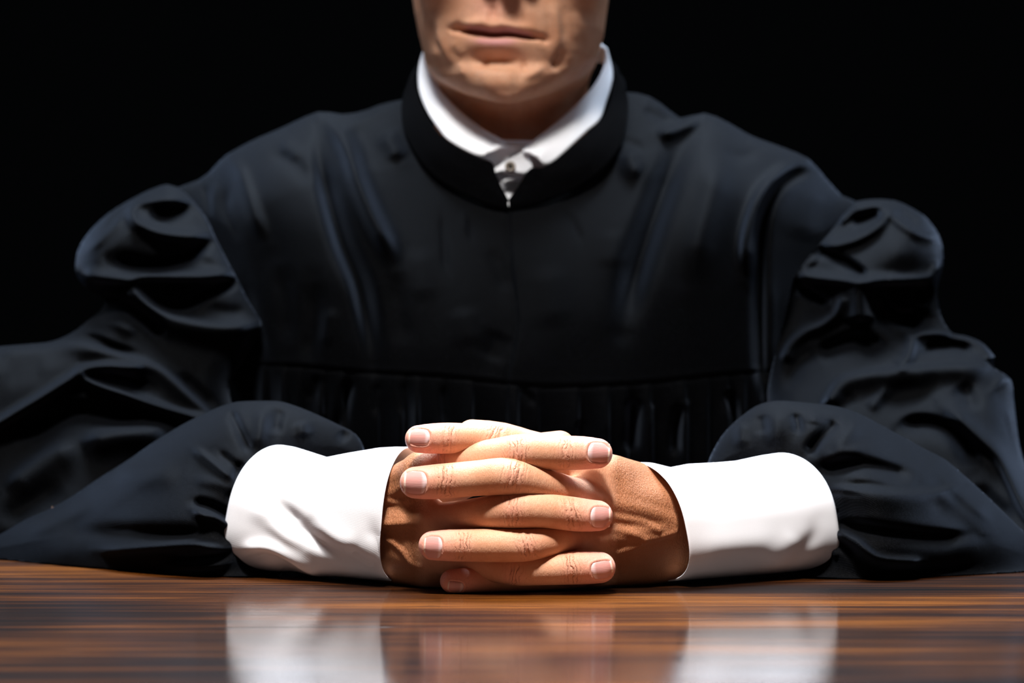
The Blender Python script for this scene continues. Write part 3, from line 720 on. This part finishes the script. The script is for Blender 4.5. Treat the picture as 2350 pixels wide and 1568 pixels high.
RF_STR = [
 ([(1822,945),(1832,975),(1830,1000)], -7, 10, 12), ([(1786,935),(1782,980),(1776,1030)], 4, 20), ([(1703,965),(1700,1000),(1706,1030)], 4, 14), ([(1745,950),(1752,1000)], -4, 14),
 ([(1925,965),(1905,985),(1880,1010),(1852,1046)], -10, 12, 14, .2), ([(1975,965),(1945,1000),(1905,1040)], 5, 20, 14), ([(1870,945),(1865,975)], 4, 16),
 ([(1868,1082),(1920,1068),(1980,1066),(2050,1082),(2100,1100)], -11, 16, 20, .2), ([(1880,1060),(1930,1040),(1990,1030)], 4, 14),
 ([(1895,1122),(1930,1124),(1980,1130),(2060,1136),(2140,1134),(2200,1120)], 8, 10, 34, .15), ([(1900,1130),(1930,1132),(1975,1139)], -2.5, 4, 4), ([(1930,1112),(2000,1112),(2060,1126)], -3, 8),
 ([(1905,1166),(1920,1170)], 4, 5), ([(1905,1182),(1922,1176)], -4, 5), ([(1908,1195),(1925,1196)], 3, 5),
 ([(1915,1205),(1970,1206),(2050,1218),(2150,1230),(2240,1230)], -11, 12, 26, .2), ([(1908,1220),(1935,1226),(1966,1243),(1986,1262),(2010,1278),(2050,1286),(2120,1290)], 10, 9, 16, .12),
 ([(1912,1240),(1945,1256),(1970,1290)], -5, 8, 12), ([(1905,1260),(1925,1280)], 4, 8), ([(2000,1312),(2150,1308),(2250,1300)], -5, 10, 8), ([(2150,1080),(2210,1140),(2280,1200)], 5, 30, 12), ([(2130,1140),(2190,1190),(2260,1240)], -4, 20),
]
# -- upper sleeve, right
RU_POLY = [(1962,463),(1985,459),(2010,457),(2035,458),(2060,462),(2092,477),(2120,495),(2140,517),(2155,540),(2163,565),(2165,590),(2163,618),(2157,640),(2152,665),(2154,700),(2164,735),(2185,764),(2210,769),(2238,778),(2260,791),(2274,807),(2284,822),(2278,838),(2290,850),(2310,862),(2323,878),(2328,920),(2335,980),(2345,1040),(2370,1110),(2410,1190),(2450,1270),(2420,1290),(2250,1260),(2000,1200),(1850,1100),(1775,980),(1762,920),(1764,880),(1775,830),(1790,770),(1808,700),(1821,640),(1840,612),(1865,578),(1890,550),(1915,520),(1935,493)]
RU_MID = [(1962,463,.412),(2165,590,.39),(1821,640,.352),(1890,550,.375),(1765,900,.34),(2284,822,.33),(2335,1000,.275),(2450,1270,.19),(1850,1100,.3)]
RU_SUR = [(1990,520,.368),(2060,580,.335),(1930,600,.348),(2100,620,.338),(1990,700,.325),(1880,700,.345),(1840,860,.318),(2100,810,.30),(1980,800,.312),(2100,890,.272),(1960,900,.275),(1950,980,.25),(2200,950,.235),(2100,1000,.235),(2300,1100,.20),(2100,1100,.215),(2230,800,.305),(2280,950,.24),(2350,1200,.165),(2090,720,.345)]
RU_STR = [
 ([(1925,513),(1945,495),(1965,482),(2000,473),(2036,472)], 10, 6, 9, .1), ([(1955,505),(1990,500),(2022,488)], -14, 10, 14, .2),
 ([(2036,472),(2034,492),(2022,512),(2000,532),(1965,550),(1925,562),(1882,571)], 11, 11, 18, .12), ([(2038,476),(2055,500),(2082,522),(2112,538),(2152,548)], 8, 7, 12, .15), ([(2052,480),(2080,495),(2110,518)], -7, 9, 9),
 ([(1872,572),(1905,580),(1945,602),(1990,636)], -14, 8, 13, .15), ([(1835,625),(1855,605),(1880,590)], 4, 10),
 ([(1822,636),(1850,636),(1880,640),(1948,646),(2040,645),(2100,643),(2132,638),(2150,620),(2152,590)], 15, 14, 9, .08),
 ([(1830,658),(1856,668),(1885,684),(1902,700)], -17, 8, 15, .2), ([(2035,668),(2030,700),(2060,725),(2120,725)], -26, 14, 32, .2), ([(2090,660),(2140,690)], -14, 20, 24),
 ([(1972,640),(1974,690),(1976,745)], 17, 32, 32, .2), ([(1933,668),(1928,695),(1915,722),(1885,745),(1850,760),(1815,790),(1795,835)], 10, 16, 9, .1),
 ([(2016,676),(2016,700),(2028,722),(2058,748),(2088,768),(2092,795),(2078,830),(2050,845)], 10, 12, 14, .1), ([(1870,815),(1920,790),(1975,775),(2040,800)], -13, 14, 26, .2),
 ([(1800,900),(1830,840),(1880,790)], -5, 14, 18), ([(2088,770),(2120,765),(2158,764),(2200,769),(2238,780),(2262,797),(2276,818),(2262,836)], 12, 7, 12, .1), ([(2110,806),(2150,795),(2200,797),(2235,808)], -13, 10, 13, .2),
 ([(1885,935),(1905,905),(1918,885),(1940,868),(1980,858),(2020,853),(2100,846),(2180,840),(2220,840),(2260,844),(2296,855),(2325,880)], 18, 6, 34, .06),
 ([(2000,875),(2080,870),(2150,880)], 5, 30), ([(1900,950),(1930,930),(1960,900)], -4, 14), ([(1990,945),(2020,910),(2045,885)], 5, 14), 
 ([(2200,880),(2220,910),(2230,950)], -8, 20, 26), ([(2060,985),(2100,968),(2150,972),(2195,995),(2225,1030),(2245,1075)], -14, 12, 26, .2),
 ([(2160,930),(2200,961),(2245,1003),(2289,1046),(2318,1100),(2346,1159),(2390,1230)], 13, 22, 12, .15), ([(2230,1110),(2280,1160),(2330,1200)], -8, 20), ([(2310,930),(2330,1000),(2342,1060)], 4, 8),
]
# ================================================================= build the scene
def tag(o, label=None, cat=None, kind=None, group=None):
    if label: o['label'] = label
    if cat: o['category'] = cat
    if kind: o['kind'] = kind
    if group: o['group'] = group
    return o

def box(name, lo, hi, mat, parent=None, bevel=0):
    lo = np.array(lo, float); hi = np.array(hi, float)
    v = np.array([[lo[0] if i & 1 == 0 else hi[0], lo[1] if i & 2 == 0 else hi[1], lo[2] if i & 4 == 0 else hi[2]] for i in range(8)])
    q = [(0, 2, 3, 1), (4, 5, 7, 6), (0, 1, 5, 4), (2, 6, 7, 3), (0, 4, 6, 2), (1, 3, 7, 5)]
    o = link(name, mesh_np(name, v, q), mat, parent, smooth=False)
    if bevel:
        m = o.modifiers.new('bevel', 'BEVEL'); m.width = bevel; m.segments = 3; m.limit_method = 'ANGLE'
    return o

# ---- body: one mesh (head, neck, trunk, arms, hands)
parts = []; keys = ('lip', 'stubble', 'pink', 'ws', 'wm', 'dorsum')
fR, VR, QR, AR = build_hand(HAND_R, 'R')
fL, VL, QL, AL = build_hand(HAND_L, 'L')
HO, VH, QH, AH = build_head()
VT, QT = build_trunk()
zero = dict((k, np.zeros(len(VT))) for k in keys)
V, Q = join_np([(VR, QR), (VL, QL), (VH, QH), (VT, QT)])
V[:, 2] = np.where(V[:, 1] < .285, np.maximum(V[:, 2], .0005), V[:, 2])     # flesh rests on the table top
me = mesh_np('person', V, Q)
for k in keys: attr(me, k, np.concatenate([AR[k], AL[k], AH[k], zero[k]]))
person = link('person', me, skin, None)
tag(person, 'seated person in a black robe over a white shirt, hands clasped on the wooden table', 'person')
for o, cx, cy, hx, hy, a, s in NAILS:
    build_nail(fR if o == 'R' else fL, cx, cy, hx, hy, a, s, person)

# ---- hair and eyes (above the frame)
hv = VH * 1000 - HO; nh = vnormals(VH, QH)
sel = ((hv[:, 2] > 150 + .25 * (-hv[:, 1] - 40)) | ((hv[:, 1] > 22) & (hv[:, 2] > 100)) ) & (hv[:, 2] > 40)
qs = QH[sel[QH].all(1)]; vv, qq = compact(VH + nh * .004 + .0012 * np.sin(hv * .9) , qs)
hair_m = plain('short_grey_hair', (.16, .14, .12), .7)
ho = link('hair', mesh_np('hair', vv, qq), hair_m, person)
sd = ho.modifiers.new('thick', 'SOLIDIFY'); sd.thickness = .006; sd.offset = 0
def sphere_np(c, r, nu=24, nv=16):
    th = np.linspace(.02, math.pi - .02, nv)[:, None]; ph = np.linspace(0, 2 * math.pi, nu, endpoint=False)[None]
    v = np.stack(np.broadcast_arrays(np.sin(th) * np.cos(ph), np.sin(th) * np.sin(ph), np.cos(th)), -1).reshape(-1, 3) * r + c
    return v, grid_quads(nv, nu, True)
eye_m = plain('eye_white', (.6, .56, .54), .2, .5); iris_m = plain('iris_brown', (.05, .025, .012), .15, .5)
for s in (-1, 1):
    v, q = sphere_np((HO + np.array([s * 31, -73.5, 108])) / 1000, .0115)
    eo = link('eye', mesh_np('eye', v, q), eye_m, person)
    v, q = sphere_np((HO + np.array([s * 31, -79.6, 108])) / 1000, .0058); link('iris', mesh_np('iris', v, q), iris_m, eo)

# ---- robe
Vt, Qt, It = cloth(T_POLY, T_MID, T_SUR, 150, T_STR, step=4, back=.11, extra=torso_extra, smooth_poly=4, fade=30, wr=(1.6, 5), soft=3, zmin=-.5)
HOLE = [(925,90),(932,180),(940,205),(950,262),(972,332),(1010,378),(1060,412),(1125,442),(1166,472),(1213,442),(1288,405),(1350,368),(1395,310),(1419,240),(1432,186),(1440,90)]
_, inh, _, _ = poly_dist(It['cen'][:, 0], It['cen'][:, 1], HOLE)
sm = catmull(SEAM, 200); low = It['cen'][:, 1] > np.interp(It['cen'][:, 0], sm[:, 0], sm[:, 1])
nf = It['nf']
fr, bk = Qt[:nf], Qt[nf:]
v, q = compact(Vt, np.concatenate([fr[~inh & ~low], bk[~inh]]))
robe = link('robe', mesh_np('robe', v, q), robe_cloth, person)
v, q = compact(Vt, fr[~inh & low])
pleats = link('pleated_panel', mesh_np('pleated_panel', v, q), robe_cloth, robe)
Tdepth = It['depth']

def sleeve(name, specs):
    ps = []
    for (poly, mid, sur, R, st, back, wr, fade) in specs:
        v, q, _ = cloth(poly, mid, sur, R, st, step=3.2, back=back, smooth_poly=4, fade=fade, wr=wr); ps.append((v, q))
    v, q = join_np(ps)
    return link(name, mesh_np(name, v, q), robe_cloth, robe)
sleeve('sleeve', [(LU_POLY, LU_MID, LU_SUR, 70, LU_STR, .05, (1.0, 5), 16), (LF_POLY, LF_MID, LF_SUR, 75, LF_STR, .05, (.8, 5), 18)])
sleeve('sleeve', [(RU_POLY, RU_MID, RU_SUR, 70, RU_STR, .05, (1.0, 5), 16), (RF_POLY, RF_MID, RF_SUR, 75, RF_STR, .05, (.8, 5), 18)])

def loft(curves, n, m_sub):
    """surface through a few parallel curves given as (px, py, Y)"""
    cs = [catmull(c, n) for c in curves]
    out = []
    for i in range(n):
        out.append(catmull([c[i] for c in cs], m_sub))
    A = np.array(out)
    return P(A[..., 0], A[..., 1], A[..., 2]), A

# robe collar band: from the V up the left side, behind the neck and down the right
oL = [(1166,479),(1120,469),(1060,445),(1006,412),(964,367),(931,301),(925,240),(945,175)]
oR = [(1425,175),(1438,236),(1435,286),(1420,339),(1384,388),(1330,427),(1255,460),(1170,479)]
iL = [(1164,460),(1139,404),(1130,374),(1100,364),(1027,326),(979,266),(960,222),(955,165)]
iR = [(1408,170),(1400,234),(1376,282),(1320,332),(1252,384),(1216,388),(1189,430),(1167,460)]
def with_y(pts, ys): return [(x, y, z) for (x, y), z in zip(pts, ys)]
def oy(pts, lim): return [(x, y, min(float(Tdepth(x, y)) - .0035, l)) for (x, y), l in zip(pts, lim)]
OL = oy(oL, [.343, .346, .352, .360, .375, .395, .42, .455]); OR = oy(oR, [.455, .42, .395, .375, .36, .352, .346, .343])
IL = with_y(iL, [.343, .345, .347, .350, .362, .388, .415, .455]); IR = with_y(iR, [.455, .41, .385, .360, .348, .345, .344, .342])
back_o = [(1000, 135, .515), (1180, 125, .545), (1370, 135, .515)]
back_i = [(1010, 110, .510), (1180, 100, .535), (1362, 110, .510)]
MID = [((a[0] + b[0]) / 2, (a[1] + b[1]) / 2, min(a[2], b[2]) - .001 + abs(a[2] - b[2]) * .3) for a, b in zip(OL + back_o + OR, IL + back_i + IR)]
S_, A_ = loft([OL + back_o + OR, MID, IL + back_i + IR], 160, 14)
cb = link('collar_band', mesh_np('collar_band', S_.reshape(-1, 3), grid_quads(160, 14)), velvet, robe)
m = cb.modifiers.new('thick', 'SOLIDIFY'); m.thickness = .003; m.offset = 0

# ---- shirt
sf_poly = [(1040,330),(1100,318),(1175,322),(1250,325),(1310,340),(1300,420),(1250,500),(1180,540),(1100,500),(1050,420)]
v, q, Is = cloth(sf_poly, [(1175,330,.388),(1175,540,.378),(1040,400,.40),(1310,400,.40)], [(1175,350,.376),(1175,460,.366),(1090,400,.383),(1260,400,.383)], 60,
    [([(1128,398),(1160,402),(1200,400)], -1.5, 5), ([(1140,412),(1170,418),(1200,408)], 2, 7), ([(1146,428),(1170,436),(1190,428)], -1.6, 6), ([(1222,360),(1212,400),(1180,455)], -1, 3), ([(1135,380),(1150,415),(1166,455)], -1, 3)], step=2.5, back=.012, fade=10)
shirt = link('shirt', mesh_np('shirt', v, q), white_cotton, person)
inL = [(1390,108,.470),(0,0,0)]
lo_ = with_y([(978,104),(965,141),(961,180),(965,216),(982,258),(1006,294),(1030,322),(1081,351),(1108,358),(1124,347),(1136,333)], [.452,.448,.438,.425,.405,.388,.375,.361,.357,.358,.361])
li_ = with_y([(980,103),(983,144),(995,180),(1018,216),(1054,255),(1099,291),(1138,315),(1150,322),(1160,329),(1166,333),(1172,338)], [.456,.446,.433,.418,.400,.385,.376,.374,.372,.371,.370])
lm_ = [((a[0] + b[0]) / 2, (a[1] + b[1]) / 2, min(a[2], b[2]) * .5 + .25 * (a[2] + b[2]) - .0015) for a, b in zip(lo_, li_)]
ro_ = with_y([(1391,111),(1404,162),(1402,195),(1390,234),(1375,276),(1342,306),(1300,345),(1268,372),(1249,378),(1238,366),(1222,352),(1204,350)], [.452,.444,.434,.420,.402,.388,.372,.362,.358,.357,.358,.360])
ri_ = with_y([(1389,110),(1387,146),(1378,171),(1357,204),(1318,246),(1276,282),(1231,318),(1222,326),(1214,333),(1206,339),(1201,343),(1197,346)], [.456,.446,.436,.420,.400,.385,.371,.369,.368,.367,.366,.365])
rm_ = [((a[0] + b[0]) / 2, (a[1] + b[1]) / 2, min(a[2], b[2]) * .5 + .25 * (a[2] + b[2]) - .0015) for a, b in zip(ro_, ri_)]
cp = []
for cs in ([lo_, lm_, li_], [ro_, rm_, ri_]):
    S_, _ = loft(cs, 90, 10); cp.append((S_.reshape(-1, 3), grid_quads(90, 10)))
S_, _ = loft([[(979,103,.453),(1010,96,.50),(1178,92,.528),(1355,98,.50),(1390,110,.453)], [(966,150,.453),(1005,140,.505),(1178,135,.535),(1362,140,.505),(1403,158,.453)]], 60, 6)
cp.append((S_.reshape(-1, 3), grid_quads(60, 6)))
v, q = join_np(cp)
co = link('shirt_collar', mesh_np('shirt_collar', v, q), white_cotton, shirt)
m = co.modifiers.new('thick', 'SOLIDIFY'); m.thickness = .0016; m.offset = 0
# collar stand with its crossing flap, and the button
S_, _ = loft([with_y([(1132,390),(1150,378),(1175,362),(1200,349),(1216,347)], [.3625,.3622,.362,.3622,.3625]), with_y([(1136,396),(1160,392),(1185,396),(1205,398),(1222,386)], [.3615,.3605,.360,.3605,.3615])], 40, 12)
so = link('collar_stand', mesh_np('collar_stand', S_.reshape(-1, 3), grid_quads(40, 12)), white_cotton, shirt)
m = so.modifiers.new('thick', 'SOLIDIFY'); m.thickness = .0014; m.offset = 0
S_, _ = loft([with_y([(1100,352),(1130,338),(1160,330),(1200,336)], [.3675,.3675,.368,.3685]), with_y([(1108,378),(1135,388),(1165,384),(1210,380)], [.3665,.3665,.367,.3675])], 30, 8)
so2 = link('collar_stand', mesh_np('collar_stand', S_.reshape(-1, 3), grid_quads(30, 8)), white_cotton, shirt)
m = so2.modifiers.new('thick', 'SOLIDIFY'); m.thickness = .0014; m.offset = 0
bc = P(1171, 382, .3585)
nr, na = 8, 28; vs = []
prof = [(.0003, .0), (.0012, .0001), (.0019, -.0003), (.0026, -.0007), (.0033, -.0006), (.0036, 0), (.0033, .0008), (.0003, .0009)]
for r, y in prof:
    a = np.linspace(0, 2 * math.pi, na, endpoint=False)
    vs.append(np.stack([bc[0] + r * np.cos(a), np.full(na, bc[1] + y), bc[2] + r * np.sin(a)], -1))
bo = link('button', mesh_np('button', np.concatenate(vs), grid_quads(len(prof), na, True)), plain('button_horn', (.30, .25, .20), .35, .5), shirt)
ts = [sphere_np(bc + np.array([dx, -.0004, dz]), .0007, 10, 8) for dx, dz in ((-.0006, .0006), (.0006, .0006), (-.0006, -.0006), (.0006, -.0006))]
v, q = join_np(ts); link('button_holes', mesh_np('button_holes', v, q), plain('dark_hole', (.012, .011, .012), .7), bo)  # dark beads stand in for the shaded holes of the button

def cuff(cx, sl, bulge, Yc, rd, top, side, strokes):
    ns, na = 70, 150
    rows = [(.45, .90), (.2, .945), (.03, .962), (.0, .968), (-.006, .984), (-.002, .997)] + [(s, 1.0) for s in np.linspace(.008, .985, ns)] + [(1.0, .985), (1.008, .96), (1.008, .93), (.995, .89), (.95, .85)]
    s = np.array([r[0] for r in rows])[:, None]; k = np.array([r[1] for r in rows])[:, None]
    ph = np.linspace(0, 2 * math.pi, na, endpoint=False)[None]
    sc = np.clip(s, -.02, 1.02)
    L = lambda v: v[0] + (v[1] - v[0]) * sc
    yc = L(Yc); d = yc + 1.28
    xc = (L(cx) - 1175) * d / FPX
    tp = np.interp(sc.ravel(), top[0], top[1])[:, None]; zt = CAMZ + (784 - tp) * d / FPX
    zb = .0012; zc = (zt + zb) / 2; hz = (zt - zb) / 2
    sn = np.sign(np.sin(ph)) * np.abs(np.sin(ph)) ** np.where(np.sin(ph) < 0, .62, .84); cs = np.cos(ph)
    x = xc + side * L(bulge) * cs * k + L(sl) * d / FPX * sn * k
    y = yc - L(rd) * cs * k; z = zc + hz * sn * k
    V = np.stack(np.broadcast_arrays(x, y, z), -1).reshape(-1, 3); Q = grid_quads(len(rows), na, True)
    if side > 0: Q = Q[:, ::-1]
    n = vnormals(V, Q); c = V.reshape(len(rows), na, 3).mean(1, keepdims=True)
    if (n.reshape(len(rows), na, 3)[10:60] * (V.reshape(len(rows), na, 3) - c)[10:60]).sum() < 0: n = -n; Q = Q[:, ::-1]
    px, py = to_px(V); H = np.zeros(len(V))
    for st in strokes: H += stroke(px, py, *st)
    on = (np.broadcast_to(k, x.shape).ravel() > .975) & (n[:, 1] < .35)
    V = V + n * (H * on / 1000)[:, None]; V[:, 2] = np.maximum(V[:, 2], .0008)
    o = link('shirt_cuff', mesh_np('shirt_cuff', V, Q), white_cotton, shirt, sub=1)
    return o
cuff((923, 605), (12, 27), (.0100, .0180), (.049, .120), (.031, .029), ([0,.1,.215,.447,.63,.81,.91,1.], [1026,1026,1028,1040,1051,1034,1025,1021]), -1,
 [([(618,1135),(655,1175),(695,1218),(740,1252),(800,1280)], -3.4, 17, 19, .35), ([(560,1170),(610,1190),(650,1225),(700,1262)], 1.6, 22, 16), ([(545,1262),(585,1256),(622,1258),(660,1274),(700,1298),(750,1322)], 3.0, 14, 10, .2),
  ([(556,1288),(610,1282),(650,1298),(690,1318)], -3.4, 10, 10), ([(790,1255),(830,1290),(870,1312)], -2.2, 14, 14), ([(720,1180),(760,1225),(820,1262)], 1.6, 22, 20), ([(840,1200),(868,1250),(880,1300)], -1.2, 16), ([(620,1060),(680,1075),(745,1066)], -1.5, 18)])
cuff((1492, 1826), (-28, -22), (.0178, .0200), (.049, .112), (.031, .030), ([0,.08,.23,.377,.555,.7,.88,1.], [1061,1062,1074,1065,1062,1058,1045,1039]), 1,
 [([(1800,1300),(1832,1274),(1862,1240),(1880,1195)], -1.4, 17, 19, .4), ([(1760,1300),(1800,1262),(1835,1225)], .9, 24), ([(1620,1292),(1700,1285),(1780,1292)], -.8, 24, 20), ([(1590,1262),(1700,1250),(1800,1240)], .8, 36, 30), ([(1530,1085),(1560,1110)], -1.2, 16)])

# ---- table
TY0, TY1 = -.80, .275
table = bpy.data.objects.new('table', None); COL.objects.link(table); table.location = (0, -.26, -.75)
tag(table, 'dark brown wooden table with a glossy grained top under the clasped hands', 'table')
def tbox(name, lo, hi, bevel=.002):
    o = box(name, lo, hi, wood, table, bevel); o.location = (0, .26, .75); return o
# planks run along the table: joints are grooves in the top's mesh
edges = [TY0, -.69, -.575, -.46, -.349, -.2385, -.155, -.021, .086, .19, TY1]
vs = []; qs = []; g = .0008
prof = []
for i, (a, b) in enumerate(zip(edges[:-1], edges[1:])):
    prof += [(a, -.00009 if i == 6 else 0.0), (a + g, 0.0), (b - g, 0.0)]
prof.append((edges[-1], 0.0))
prof = [(TY0, -.032)] + prof + [(TY1, -.032)]
xs = np.linspace(-1.15, 1.15, 24)
T = np.array([[(x, y, z) for y, z in prof] for x in xs]); nP = len(prof)
q = grid_quads(24, nP)[:, ::-1]
vv = T.reshape(-1, 3)
bot = [(i * nP, (i + 1) * nP, (i + 1) * nP + nP - 1, i * nP + nP - 1) for i in range(23)]
q = np.concatenate([q, bot])
o = link('tabletop', mesh_np('tabletop', vv, q), wood, table, smooth=False); o.location = (0, .26, .75)
bpyme = o.data
tbox('apron', (-1.05, TY0 + .06, -.12), (1.05, TY0 + .085, -.0325))
tbox('apron', (-1.05, TY1 - .085, -.12), (1.05, TY1 - .06, -.0325))
for sx in (-1, 1):
    for y in (TY0 + .09, TY1 - .09):
        tbox('leg', (sx * 1.05 - .035, y - .035, -.75), (sx * 1.05 + .035, y + .035, -.0325), .004)

# ---- room
black = plain('black_backdrop', (.0003, .0003, .0003), .95, .02)
floor_m = plain('black_floor', (.003, .003, .003), .9, .05)
w = box('wall_back', (-4, 2.6, -.75), (4, 2.7, 2.8), black); tag(w, kind='structure')
fl = box('floor', (-4, -3, -.80), (4, 2.7, -.75), floor_m); tag(fl, kind='structure')

# ---- lights
def area(name, loc, target, size, power, col, size_y=None):
    l = bpy.data.lights.new(name, 'AREA'); l.energy = power; l.color = col; l.size = size
    if size_y: l.shape = 'RECTANGLE'; l.size_y = size_y
    o = bpy.data.objects.new(name, l); COL.objects.link(o); o.location = loc
    o.rotation_euler = (Vector(target) - Vector(loc)).to_track_quat('-Z', 'Y').to_euler()
    return o
area('key_softbox', (-.2, -.60, 1.8), (0, .15, .12), .34, 45, (1, .97, .93))
sl = bpy.data.lights.new('added_hand_spot', 'SPOT'); sl.energy = 188; sl.color = (1, .95, .90); sl.spot_size = math.radians(21); sl.spot_blend = .9; sl.shadow_soft_size = .07  # added spot: brightens hands and cuffs, its cone leaves out the face
so_ = bpy.data.objects.new('added_hand_spot', sl); COL.objects.link(so_); so_.location = (-.04, -.62, 1.58)
so_.rotation_euler = (Vector((0, .02, .03)) - so_.location).to_track_quat('-Z', 'Y').to_euler()
area('overhead_softbox', (0, .62, 1.95), (0, .40, 0), .9, 80, (.70, .83, 1.0), .5)
area('back_strip_light', (0, .98, 2.15), (0, .4, .2), 1.5, 105, (.70, .83, 1.0), .35)
for s in (-1, 1):
    area('rim_strip', (s * 1.5, 1.15, 1.35), (s * .1, .4, .2), .25, 9, (.70, .83, 1.0), 1.0)
wd = bpy.data.worlds.new('dark_studio'); SC.world = wd; wd.use_nodes = True
bg = wd.node_tree.nodes['Background']; bg.inputs[0].default_value = (.5, .6, .8, 1); bg.inputs[1].default_value = .006

# ---- camera
cam = bpy.data.cameras.new('camera'); co_ = bpy.data.objects.new('camera', cam); COL.objects.link(co_)
co_.location = (0, CAMY, CAMZ); co_.rotation_euler = (math.pi / 2, 0, 0)
cam.lens = 85.0; cam.sensor_width = 36.0; cam.sensor_fit = 'HORIZONTAL'; cam.clip_start = .05
cam.dof.use_dof = True; cam.dof.focus_distance = 1.272; cam.dof.aperture_fstop = 8.0
SC.camera = co_
SC.view_settings.view_transform = 'Standard'; SC.view_settings.look = 'None'
SC.view_settings.exposure = 0; SC.view_settings.gamma = 1; SC.view_settings.use_curve_mapping = False
